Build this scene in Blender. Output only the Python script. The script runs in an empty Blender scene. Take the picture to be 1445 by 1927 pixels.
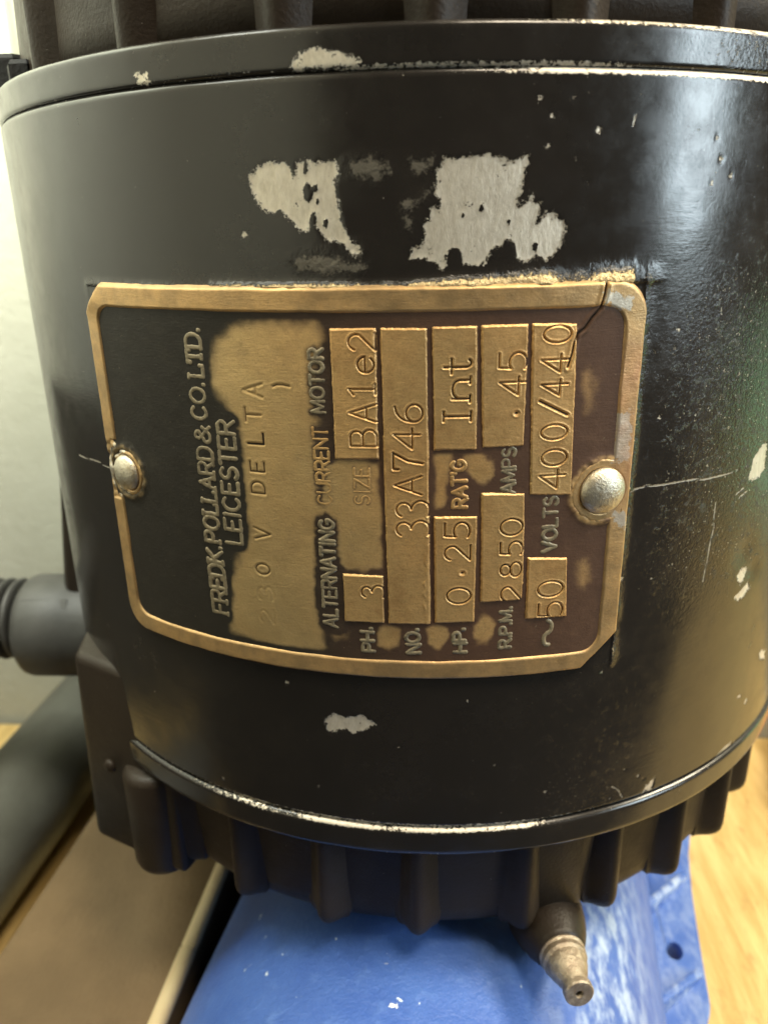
import bpy, bmesh, math, random
import numpy as np
from mathutils import Matrix, Vector

S = 0.001            # every length below is in millimetres
random.seed(7)
sc = bpy.context.scene
col = sc.collection

# ---------------------------------------------------------------- camera
CX, CY, CZ = 0.0, -155.035, 78.119
CR = Vector((0.998578, 0.051131, -0.015082))
CU = Vector((-0.003729, 0.349218, 0.937034))
CB = CR.cross(CU)
cd = bpy.data.cameras.new('camera')
cam = bpy.data.objects.new('camera', cd)
col.objects.link(cam)
cam.matrix_world = Matrix(((CR.x, CU.x, CB.x, CX*S), (CR.y, CU.y, CB.y, CY*S), (CR.z, CU.z, CB.z, CZ*S), (0, 0, 0, 1)))
cd.sensor_fit = 'VERTICAL'
cd.sensor_height = 9.0
cd.lens = 9.0*1460.23/1927
cd.clip_start = 0.005
cd.clip_end = 20
cd.dof.use_dof = True
cd.dof.focus_distance = 0.092
cd.dof.aperture_fstop = 6.5
sc.camera = cam

# ---------------------------------------------------------------- world, lamps, exposure
w = bpy.data.worlds.new('World')
sc.world = w
w.use_nodes = True
w.node_tree.nodes['Background'].inputs[0].default_value = (1.0, 0.93, 0.82, 1)
w.node_tree.nodes['Background'].inputs[1].default_value = 0.05
sc.view_settings.view_transform = 'Standard'
sc.view_settings.look = 'None'
sc.view_settings.exposure = 0.0
sc.view_settings.gamma = 1.0
sc.view_settings.use_curve_mapping = False

def lamp(name, pos, target, sx, sy, power, color, spread=180):
    l = bpy.data.lights.new(name, 'AREA')
    l.shape = 'RECTANGLE'
    l.size = sx*S; l.size_y = sy*S
    l.energy = power; l.color = color
    l.spread = math.radians(spread)
    o = bpy.data.objects.new(name, l)
    col.objects.link(o)
    p = Vector(pos)*S; t = Vector(target)*S
    o.location = p
    o.rotation_euler = (t-p).to_track_quat('-Z', 'Y').to_euler()
    return o
lamp('ceiling_lamp', (170, -220, 590), (0, -40, 40), 170, 170, 3.9, (1.0, 0.85, 0.64))
lamp('workshop_lamp', (420, -10, 420), (70, 0, -60), 150, 150, 4.2, (1.0, 0.89, 0.66))
lamp('window_daylight', (430, -255, 190), (0, 0, 85), 100, 240, 1.75, (0.78, 0.93, 1.0))
lamp('wall_fill_light', (-112, -70, 250), (-160, 60, 120), 80, 80, 0.82, (0.96, 1.0, 0.90), 130)  # added unseen lamp, brightens the wall that the shell reflects
lamp('green_reflection_light', (400, 60, -20), (40, 0, 50), 60, 90, 0.12, (0.3, 1.0, 0.5))  # added unseen lamp, only gives the shell its green reflection

# ---------------------------------------------------------------- material helpers
class NT:
    def __init__(self, name):
        self.m = bpy.data.materials.new(name)
        self.m.use_nodes = True
        self.t = self.m.node_tree
        self.b = self.t.nodes['Principled BSDF']
        self.co = self.n('ShaderNodeTexCoord').outputs['Object']
    def n(self, typ, **kw):
        x = self.t.nodes.new(typ)
        for k, v in kw.items(): setattr(x, k, v)
        return x
    def put(self, sock, v):
        if hasattr(v, 'is_output'): self.t.links.new(v, sock)
        elif isinstance(v, (tuple, list)) and len(v) == 3 and sock.type == 'RGBA': sock.default_value = (*v, 1)
        else: sock.default_value = v
    def set(self, **kw):
        names = dict(color='Base Color', rough='Roughness', metal='Metallic', spec='Specular IOR Level', normal='Normal', coat='Coat Weight', coatr='Coat Roughness')
        for k, v in kw.items(): self.put(self.b.inputs[names[k]], v)
        return self
    def math(self, op, a, b=0.0, c=0.0, clamp=False):
        x = self.n('ShaderNodeMath', operation=op, use_clamp=clamp)
        self.put(x.inputs[0], a); self.put(x.inputs[1], b); self.put(x.inputs[2], c)
        return x.outputs[0]
    def step(self, v, lo, hi):
        x = self.n('ShaderNodeMapRange', interpolation_type='SMOOTHSTEP')
        self.put(x.inputs[0], v); x.inputs[1].default_value = lo; x.inputs[2].default_value = hi
        return x.outputs[0]
    def lin(self, v, lo, hi, a, b):
        x = self.n('ShaderNodeMapRange')
        self.put(x.inputs[0], v)
        for i, q in enumerate((lo, hi, a, b)): x.inputs[1+i].default_value = q
        return x.outputs[0]
    def noise(self, per_mm, detail=3.0, rough=0.55, stretch=None, dist=0.0):
        v = self.co
        if stretch:
            mp = self.n('ShaderNodeMapping'); self.t.links.new(v, mp.inputs[0])
            mp.inputs['Scale'].default_value = stretch[0]
            mp.inputs['Rotation'].default_value = stretch[1]
            v = mp.outputs[0]
        x = self.n('ShaderNodeTexNoise')
        self.t.links.new(v, x.inputs['Vector'])
        x.inputs['Scale'].default_value = per_mm*1000
        x.inputs['Detail'].default_value = detail
        x.inputs['Roughness'].default_value = rough
        x.inputs['Distortion'].default_value = dist
        return x.outputs['Fac']
    def voro(self, per_mm, feature='F1', rand=1.0):
        x = self.n('ShaderNodeTexVoronoi', feature=feature)
        self.t.links.new(self.co, x.inputs['Vector'])
        x.inputs['Scale'].default_value = per_mm*1000
        x.inputs['Randomness'].default_value = rand
        return x.outputs['Distance']
    def attr(self, name):
        return self.n('ShaderNodeAttribute', attribute_name=name).outputs['Fac']
    def mix(self, f, a, b):
        x = self.n('ShaderNodeMix', data_type='RGBA')
        self.put(x.inputs[0], f); self.put(x.inputs[6], a); self.put(x.inputs[7], b)
        return x.outputs[2]
    def mixf(self, f, a, b):
        x = self.n('ShaderNodeMix', data_type='FLOAT')
        self.put(x.inputs[0], f); self.put(x.inputs[2], a); self.put(x.inputs[3], b)
        return x.outputs[0]
    def bump(self, h, dist_mm, strength=1.0, prev=None):
        x = self.n('ShaderNodeBump')
        x.inputs['Strength'].default_value = strength
        x.inputs['Distance'].default_value = dist_mm*S
        self.put(x.inputs['Height'], h)
        if prev: self.t.links.new(prev, x.inputs['Normal'])
        return x.outputs[0]

def paint_material(name, base, base2, rough, cast=False, spec=None):
    """black machine paint with worn and chipped places"""
    m = NT(name)
    big = m.noise(0.03, 3); mid = m.noise(0.35, 4, 0.6); fine = m.noise(2.2, 4, 0.6); grit = m.noise(5.5, 3, 0.65)
    pit = m.attr('pit'); bare = m.attr('bare'); scuff = m.attr('scuff'); edge = m.attr('edge'); crud = m.attr('crud')
    e = m.math('ADD', bare, m.math('MULTIPLY', m.math('SUBTRACT', m.noise(1.5, 7, 0.85), 0.5), 1.9))
    e = m.math('SUBTRACT', e, m.math('MULTIPLY', m.step(m.noise(0.55, 6, 0.78), 0.61, 0.66), 0.9))
    m_b = m.step(e, 0.5, 0.56)
    ee = m.math('ADD', edge, m.math('MULTIPLY', m.math('SUBTRACT', m.noise(1.9, 5, 0.78), 0.5), 2.6))
    m_e = m.step(ee, 0.5, 0.62)
    speck = m.math('MULTIPLY', m.step(m.noise(2.1, 5, 0.7), 0.63, 0.67), m.step(m.math('ADD', pit, m.math('MULTIPLY', m.math('SUBTRACT', big, 0.5), 0.8)), 0.25, 0.75))
    speck2 = m.step(m.noise(0.62, 5, 0.7), 0.755, 0.77)
    cr = m.step(m.math('ADD', crud, m.math('MULTIPLY', m.math('SUBTRACT', m.noise(2.6, 5, 0.75), 0.5), 1.8)), 0.55, 0.75)
    sf = m.math('MULTIPLY', m.step(m.math('ADD', scuff, m.math('MULTIPLY', m.math('SUBTRACT', m.noise(0.9, 5, 0.75), 0.5), 1.6)), 0.5, 0.75), 0.75)
    m_l = m.step(m.math('ADD', m.attr('line'), m.math('MULTIPLY', m.math('SUBTRACT', m.noise(2.5, 4, 0.7), 0.5), 0.9)), 0.55, 0.85)
    mask = m.math('MAXIMUM', m.math('MAXIMUM', m_b, m_e), m.math('MULTIPLY', m_l, 0.5))
    mask = m.math('MAXIMUM', mask, m.math('MULTIPLY', speck, 0.6))
    mask = m.math('MAXIMUM', mask, m.math('MULTIPLY', speck2, 0.5))
    mask = m.math('MAXIMUM', mask, cr)
    glint = m.step(crud, 0.15, 0.5)
    streak = m.noise(1.1, 6, 0.75, stretch=((1.5, 1.5, 0.6), (0.2, 0.3, 0)))
    metal = m.mix(m.step(streak, 0.25, 0.7), (0.50, 0.44, 0.35), (0.68, 0.62, 0.52))
    metal = m.mix(m.math('MULTIPLY', m.step(m.noise(1.1, 6, 0.8), 0.58, 0.72), 0.7), metal, (0.20, 0.165, 0.125))
    dust = m.step(m.math('ADD', m.math('MULTIPLY', m.noise(0.10, 6, 0.7), 0.7), m.math('MULTIPLY', m.noise(0.9, 6, 0.8), 0.3)), 0.44, 0.72)
    pcol = m.mix(m.step(big, 0.35, 0.65), base, base2)
    pcol = m.mix(m.math('MULTIPLY', dust, 0.22), pcol, (0.040, 0.033, 0.025))
    pcol = m.mix(m.math('MULTIPLY', m.step(e, 0.36, 0.48), 0.8), pcol, (0.0045, 0.0035, 0.003))
    colr = m.mix(sf, pcol, (0.13, 0.115, 0.09))
    metal = m.mix(glint, metal, (0.62, 0.47, 0.25))  # brassy tint paints the lamp's glitter onto the crud ridge
    colr = m.mix(mask, colr, metal)
    r = m.mixf(m.step(mid, 0.35, 0.7), rough, rough+0.07)
    r = m.mixf(dust, r, m.math('ADD', r, 0.07))
    r = m.mixf(mask, r, 0.42)
    h = m.math('MULTIPLY', mid, 0.35 if cast else 0.04)
    h = m.math('ADD', h, m.math('MULTIPLY', fine, 0.35 if cast else 0.015))
    pr = m.math('MULTIPLY', pit, m.math('ADD', m.math('MULTIPLY', fine, 0.42), m.math('MULTIPLY', m.step(m.noise(0.9, 5, 0.75), 0.55, 0.75), 0.30)))
    h = m.math('ADD', h, pr)
    h = m.math('ADD', h, m.math('MULTIPLY', crud, m.math('MULTIPLY', fine, 2.5)))
    h = m.math('ADD', h, m.math('MULTIPLY', scuff, m.math('MULTIPLY', fine, 0.7)))
    h = m.math('ADD', h, m.math('MULTIPLY', m.noise(0.9, 4, 0.7, stretch=((0.35, 0.35, 2.2), (0.1, 0.05, 0))), 0.05))
    h = m.math('SUBTRACT', h, m.math('MULTIPLY', mask, 0.6))
    h = m.math('ADD', h, m.math('MULTIPLY', mask, m.math('MULTIPLY', streak, 0.4)))
    m.set(color=colr, rough=r, spec=spec or (0.22 if cast else 0.5), metal=m.math('MULTIPLY', mask, 0.45), normal=m.bump(h, 0.22))
    return m.m

M_PAINT = paint_material('black_gloss_paint', (0.0150, 0.0128, 0.0108), (0.0185, 0.0155, 0.013), 0.17)
M_CAST = paint_material('black_cast_paint', (0.0165, 0.0118, 0.0082), (0.024, 0.0172, 0.0118), 0.38, True)

M_BELL = paint_material('black_bell_paint', (0.0185, 0.0125, 0.0082), (0.027, 0.0185, 0.012), 0.42, True, 0.15)

def brass_material(name, field=False, letter=False, rim=False):
    m = NT(name)
    big = m.noise(0.06, 4, 0.6); mid = m.noise(0.5, 5, 0.65); fine = m.noise(3.0, 4, 0.65)
    brush = m.noise(1.6, 4, 0.7, stretch=((0.35, 0.35, 3.2), (0.15, 0, 0)))
    dirt = m.attr('dirt'); tin = m.attr('tin')
    c = m.mix(m.step(big, 0.35, 0.65), (0.70, 0.415, 0.165), (0.60, 0.385, 0.165))
    c = m.mix(m.math('MULTIPLY', m.step(mid, 0.5, 0.75), 0.45), c, (0.34, 0.20, 0.075))
    c = m.mix(m.math('MULTIPLY', m.step(brush, 0.5, 0.8), 0.40), c, (0.62, 0.44, 0.21))
    c = m.mix(m.math('MULTIPLY', m.step(m.noise(4.5, 4, 0.75), 0.48, 0.68), 0.45), c, (0.30, 0.18, 0.07))
    c = m.mix(m.math('MULTIPLY', m.step(m.noise(0.22, 6, 0.75), 0.46, 0.68), 0.55), c, (0.40, 0.22, 0.085))
    c = m.mix(m.step(m.noise(0.9, 5, 0.75), 0.755, 0.79), c, (0.16, 0.09, 0.04))
    if rim: c = m.mix(0.75, c, m.mix(m.step(m.noise(0.3, 5, 0.7), 0.35, 0.65), (0.50, 0.32, 0.145), (0.30, 0.205, 0.105)))
    tm = m.step(m.math('ADD', tin, m.math('MULTIPLY', m.math('SUBTRACT', m.noise(1.3, 6, 0.8), 0.5), 2.2)), 0.5, 0.62)
    c = m.mix(tm, c, (0.50, 0.45, 0.37))
    if letter: c = m.mix(m.step(m.noise(1.3, 4, 0.7), 0.45, 0.7), (0.25, 0.205, 0.13), (0.13, 0.105, 0.07))
    met = 0.25 if letter else 0.58
    if letter: r = 0.6
    r = m.mixf(m.step(mid, 0.3, 0.7), 0.36, 0.50)
    h = m.math('ADD', m.math('MULTIPLY', fine, 0.20), m.math('MULTIPLY', brush, 0.16))
    h = m.math('ADD', h, m.math('MULTIPLY', mid, 0.12))
    c = m.mix(m.math('MULTIPLY', m.attr('copper'), 0.7), c, (0.55, 0.27, 0.14))
    if field: c = m.mix(m.math('MULTIPLY', m.math('SUBTRACT', 1.0, m.attr('warm')), 0.6), c, (0.42, 0.325, 0.165))
    dk = m.mix(m.step(dirt, 0.25, 0.8), c, (0.045, 0.024, 0.010))
    if field:
        worn = m.attr('worn'); warm = m.attr('warm')
        k = m.math('ADD', worn, m.math('MULTIPLY', m.math('SUBTRACT', m.noise(1.2, 6, 0.78), 0.5), 0.30))
        mk = m.step(k, 0.08, 0.92)
        mk = m.math('MULTIPLY', mk, m.mixf(m.step(m.noise(0.35, 4, 0.7), 0.55, 0.8), 1.0, 0.72))
        old = m.mix(warm, (0.020, 0.017, 0.013), (0.075, 0.040, 0.025))
        old = m.mix(m.math('MULTIPLY', m.step(mid, 0.45, 0.8), 0.5), old, m.mix(warm, (0.036, 0.030, 0.022), (0.12, 0.066, 0.038)))
        old = m.mix(m.step(m.noise(1.7, 3, 0.6), 0.72, 0.76), old, (0.22, 0.17, 0.11))
        dk = m.mix(mk, old, dk)
        dk = m.mix(m.step(dirt, 0.25, 0.8), dk, (0.03, 0.018, 0.010))
        met = m.math('MULTIPLY', mk, 0.6)
        r = m.mixf(mk, 0.62, m.math('ADD', r, 0.06))
        m.set(spec=m.mixf(mk, 0.25, 0.5))
    m.set(color=dk, rough=m.math('ADD', r, m.math('MULTIPLY', dirt, 0.2)), metal=met, normal=m.bump(h, 0.16))
    return m.m
M_BRASS = brass_material('tarnished_brass')
M_FIELD = brass_material('blackened_brass_field', field=True)
M_RIM = brass_material('tarnished_rim_brass', rim=True)
M_LETTER = brass_material('worn_brass_lettering', letter=True)

def rivet_material():
    m = NT('steel_rivet')
    mid = m.noise(0.8, 5, 0.7); fine = m.noise(3.5, 4, 0.7)
    c = m.mix(m.step(mid, 0.4, 0.7), (0.58, 0.53, 0.43), (0.40, 0.33, 0.22))
    c = m.mix(m.step(m.noise(1.2, 5, 0.75), 0.60, 0.70), c, (0.16, 0.10, 0.06))
    m.set(color=c, metal=0.8, rough=m.mixf(mid, 0.22, 0.5), normal=m.bump(m.math('ADD', m.math('MULTIPLY', fine, 0.2), m.math('MULTIPLY', mid, 0.35)), 0.35))
    return m.m
M_RIVET = rivet_material()

def nipple_material():
    m = NT('scraped_steel_tip')
    mid = m.noise(0.7, 5, 0.7); fine = m.noise(2.5, 4, 0.7)
    c = m.mix(m.step(mid, 0.40, 0.66), (0.30, 0.235, 0.17), (0.52, 0.44, 0.33))
    m.set(color=c, metal=0.8, rough=m.mixf(mid, 0.22, 0.42), normal=m.bump(m.math('ADD', m.math('MULTIPLY', fine, 0.6), mid), 0.3))
    return m.m
M_TIP = nipple_material()

def simple(name, c1, c2, rough, scale=0.2, bump=0.15, metal=0.0, fine=2.0, spec=0.5):
    m = NT(name)
    a = m.noise(scale, 5, 0.65); f = m.noise(fine, 4, 0.65)
    m.set(color=m.mix(m.step(a, 0.3, 0.7), c1, c2), rough=m.mixf(a, rough, min(1, rough+0.1)), metal=metal, spec=spec,
          normal=m.bump(m.math('ADD', f, a), bump))
    return m.m
M_RUBBER = simple('grey_plastic', (0.042, 0.041, 0.037), (0.06, 0.058, 0.053), 0.45, 0.1, 0.1)
M_DARKGAP = simple('dark_steel', (0.008, 0.0075, 0.007), (0.014, 0.013, 0.012), 0.6, spec=0.2)
M_WALL = simple('cream_wall_paint', (0.37, 0.37, 0.30), (0.42, 0.42, 0.35), 0.7, 0.02, 0.3, fine=0.4)
def reflection_wall():
    m = NT('reflected_wall_tones')
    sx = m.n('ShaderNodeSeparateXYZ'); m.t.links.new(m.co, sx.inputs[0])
    k = m.step(sx.outputs[2], 0.030, 0.036)  # lower wall darkened to keep the shell's lower reflection dark
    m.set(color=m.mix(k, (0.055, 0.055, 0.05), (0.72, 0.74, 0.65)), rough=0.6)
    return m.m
M_WALL2 = reflection_wall()
M_PIPE = simple('grey_painted_pipe', (0.065, 0.064, 0.052), (0.10, 0.10, 0.082), 0.34, 0.03, 0.2, fine=0.3)
M_CONDUIT = simple('pale_grey_conduit', (0.38, 0.39, 0.34), (0.44, 0.45, 0.40), 0.5)
M_ORANGE = simple('orange_plastic', (0.75, 0.22, 0.09), (0.8, 0.28, 0.12), 0.45)
M_PALE = simple('pale_grey_metal', (0.55, 0.52, 0.45), (0.65, 0.62, 0.55), 0.45)

def board_material():
    m = NT('tan_board')
    a = m.noise(0.035, 4, 0.6); f = m.noise(1.2, 5, 0.7)
    fib = m.noise(0.5, 5, 0.7, stretch=((2.2, 0.5, 1), (0, 0, -0.08)))
    c = m.mix(m.step(a, 0.35, 0.65), (0.115, 0.076, 0.036), (0.165, 0.11, 0.055))
    c = m.mix(m.math('MULTIPLY', m.step(fib, 0.5, 0.8), 0.3), c, (0.08, 0.052, 0.025))
    c = m.mix(m.step(m.noise(0.11, 2, 0.5), 0.745, 0.77), c, (0.06, 0.035, 0.015))
    m.set(color=c, rough=0.6, spec=0.3, normal=m.bump(m.math('ADD', f, fib), 0.2))
    return m.m
M_BOARD = board_material()
M_EDGE_LIT = simple('board_edge_highlight', (0.56, 0.44, 0.25), (0.64, 0.52, 0.31), 0.55, 0.08, 0.15, fine=1.0)  # light caught by the board edge, painted as a paler colour

def blue_material():
    m = NT('chalky_blue_paint')
    a = m.noise(0.05, 5, 0.65); b = m.noise(0.28, 6, 0.7); f = m.noise(1.5, 4, 0.7)
    c = m.mix(m.step(a, 0.3, 0.7), (0.040, 0.100, 0.36), (0.062, 0.140, 0.43))
    c = m.mix(m.math('MULTIPLY', m.step(b, 0.52, 0.80), 0.35), c, (0.17, 0.30, 0.62))
    worn = m.attr('worn')  # pale amount: light on the casting put into its paint
    wk = m.math('MULTIPLY', worn, m.step(m.noise(0.42, 4, 0.6, stretch=((1, 0.45, 1), (0, 0, -0.16))), 0.38, 0.68))
    c = m.mix(m.math('MULTIPLY', wk, 0.8), c, (0.50, 0.60, 0.74))
    c = m.mix(m.step(m.noise(0.17, 5, 0.62), 0.69, 0.71), c, (0.80, 0.83, 0.82))
    c = m.mix(m.step(m.noise(0.36, 4, 0.6), 0.70, 0.73), c, (0.62, 0.72, 0.82))
    m.set(color=c, rough=m.mixf(b, 0.34, 0.5), normal=m.bump(m.math('ADD', m.math('MULTIPLY', b, 0.6), m.math('MULTIPLY', f, 0.3)), 0.5))
    return m.m
M_BLUE = blue_material()

def wood_material():
    m = NT('yellow_bench_wood')
    rot = (0, 0, -math.radians(81))
    g = m.noise(0.10, 6, 0.65, stretch=((1.6, 0.2, 1.0), (0, 0, 0.1)), dist=0.3)
    g2 = m.noise(0.30, 5, 0.7, stretch=((2.4, 0.3, 1.0), (0, 0, 0.1)))
    c = m.mix(m.step(g, 0.35, 0.65), (0.48, 0.325, 0.11), (0.66, 0.48, 0.20))
    c = m.mix(m.math('MULTIPLY', m.step(g2, 0.52, 0.72), 0.55), c, (0.44, 0.27, 0.09))
    c = m.mix(m.math('MULTIPLY', m.step(m.noise(0.16, 5, 0.7, stretch=((1.3, 0.5, 1), (0, 0, 0))), 0.54, 0.70), 0.6), c, (0.36, 0.22, 0.075))
    m.set(color=c, rough=0.5, spec=0.35, normal=m.bump(g2, 0.4))
    return m.m
M_WOOD = wood_material()

# ---------------------------------------------------------------- object helpers
def prop(o, label=None, cat=None, group=None, kind=None):
    for k, v in (('label', label), ('category', cat), ('group', group), ('kind', kind)):
        if v: o[k] = v
    return o
def link_mesh(name, me, mat, parent=None):
    o = bpy.data.objects.new(name, me)
    col.objects.link(o)
    if mat: me.materials.append(mat)
    if parent: o.parent = parent
    return o
def thing(name, loc, label, cat, group=None):
    o = bpy.data.objects.new(name, None)
    o.empty_display_size = 0.01
    col.objects.link(o); o.location = Vector(loc)*S
    return prop(o, label, cat, group)
def raw(name, V, F, mat, parent=None, origin=(0, 0, 0), attrs=None, smooth=True):
    """V: n x 3 in mm, F: m x 4 ints (quads)"""
    V = (np.asarray(V, float)-np.asarray(origin, float))*S
    F = np.asarray(F, np.int32)
    me = bpy.data.meshes.new(name)
    k = F.shape[1]
    me.vertices.add(len(V)); me.vertices.foreach_set('co', V.astype(np.float32).ravel())
    me.loops.add(F.size); me.loops.foreach_set('vertex_index', F.ravel())
    me.polygons.add(len(F)); me.polygons.foreach_set('loop_start', np.arange(0, F.size, k, dtype=np.int32))
    me.update(calc_edges=True)
    me.polygons.foreach_set('use_smooth', np.full(len(F), smooth))
    for a, arr in (attrs or {}).items():
        at = me.attributes.new(a, 'FLOAT', 'POINT')
        at.data.foreach_set('value', np.asarray(arr, np.float32).ravel())
    me.validate()
    return link_mesh(name, me, mat, parent)
def gridfaces(nu, nv, wrap=False):
    i = np.arange(nu if wrap else nu-1); j = np.arange(nv-1)
    I, J = np.meshgrid(i, j, indexing='ij')
    I2 = (I+1) % nu
    return np.stack([I*nv+J, I2*nv+J, I2*nv+J+1, I*nv+J+1], -1).reshape(-1, 4)
def from_bm(name, bm, mat, parent=None, origin=(0, 0, 0), smooth=False, angle=None):
    me = bpy.data.meshes.new(name)
    bmesh.ops.recalc_face_normals(bm, faces=bm.faces)
    for v in bm.verts: v.co = (v.co-Vector(origin))*S
    bm.to_mesh(me); bm.free()
    for p in me.polygons: p.use_smooth = smooth
    o = link_mesh(name, me, mat, parent)
    if angle: me.set_sharp_from_angle(angle=math.radians(angle))
    return o
def hexa(pts, bevel=0.0, seg=3):
    """pts: four bottom corners then four top corners"""
    bm = bmesh.new()
    v = [bm.verts.new(p) for p in pts]
    for f in ((3, 2, 1, 0), (4, 5, 6, 7), (0, 1, 5, 4), (1, 2, 6, 5), (2, 3, 7, 6), (3, 0, 4, 7)): bm.faces.new([v[i] for i in f])
    if bevel: bmesh.ops.bevel(bm, geom=bm.edges[:], offset=bevel, segments=seg, profile=0.5, affect='EDGES')
    return bm
def lathe(prof, seg=64, axis=None, base=(0, 0, 0), closed=True):
    """prof: list of (radius, height); axis: direction"""
    ax = Vector(axis or (0, 0, 1)).normalized(); q = ax.to_track_quat('Z', 'Y').to_matrix()
    bm = bmesh.new(); rings = []
    for r, h in prof:
        if r < 1e-6: rings.append([bm.verts.new(Vector(base)+q @ Vector((0, 0, h)))]); continue
        rings.append([bm.verts.new(Vector(base)+q @ Vector((r*math.cos(2*math.pi*k/seg), r*math.sin(2*math.pi*k/seg), h))) for k in range(seg)])
    for a, b in zip(rings, rings[1:]):
        for k in range(seg):
            k2 = (k+1) % seg
            f = []
            for q_ in ((a, k), (a, k2), (b, k2), (b, k)):
                vv = q_[0][q_[1] % len(q_[0])]
                if vv not in f: f.append(vv)
            if len(f) > 2: bm.faces.new(f)
    return bm

# ---------------------------------------------------------------- numeric helpers
def vnoise(u, v, cell, seed=0):
    """smooth value noise, 0..1"""
    x = np.asarray(u)/cell+1000.0; y = np.asarray(v)/cell+1000.0
    xi = np.floor(x).astype(np.int64); yi = np.floor(y).astype(np.int64)
    fx = x-xi; fy = y-yi
    fx = fx*fx*(3-2*fx); fy = fy*fy*(3-2*fy)
    def h(a, b):
        n = (a*374761393+b*668265263+seed*1442695041) & 0x7fffffff
        n = ((n ^ (n >> 13))*1274126177) & 0x7fffffff
        return ((n ^ (n >> 16)) & 0xffff)/65535.0
    return (h(xi, yi)*(1-fx)+h(xi+1, yi)*fx)*(1-fy)+(h(xi, yi+1)*(1-fx)+h(xi+1, yi+1)*fx)*fy
def fbm(u, v, cell, seed=0, n=3):
    return sum(vnoise(u, v, cell/2**k, seed+k)*0.5**k for k in range(n))/sum(0.5**k for k in range(n))
def sstep(x, a, b):
    t = np.clip((x-a)/(b-a), 0, 1); return t*t*(3-2*t)
def seg_dist(u, v, segs):
    d = np.full(np.shape(u), 1e3)
    for (ax, ay), (bx, by) in segs:
        dx, dy = bx-ax, by-ay; L = dx*dx+dy*dy
        t = np.clip(((u-ax)*dx+(v-ay)*dy)/max(L, 1e-9), 0, 1)
        d = np.minimum(d, np.hypot(u-ax-t*dx, v-ay-t*dy))
    return d
def poly_sd(u, v, P, pad=3.0):
    """signed distance to a polygon, positive inside; far cells keep -pad"""
    P = np.asarray(P, float); out = np.full(np.shape(u), -pad)
    lo, hi = P.min(0)-pad, P.max(0)+pad
    m = (u > lo[0]) & (u < hi[0]) & (v > lo[1]) & (v < hi[1])
    if not m.any(): return out
    x, y = u[m], v[m]; Q = np.roll(P, -1, 0)
    d = seg_dist(x, y, list(zip(P, Q)))
    ins = np.zeros(x.shape, bool)
    for (ax, ay), (bx, by) in zip(P, Q):
        if ay == by: continue
        c = ((ay > y) != (by > y)) & (x < (bx-ax)*(y-ay)/(by-ay)+ax)
        ins ^= c
    out[m] = np.where(ins, d, -d)
    return out
def on_cyl(u, z, r):
    t = u/70.0
    return np.stack([r*np.sin(t), -r*np.cos(t), z+0*u], -1)

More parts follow.
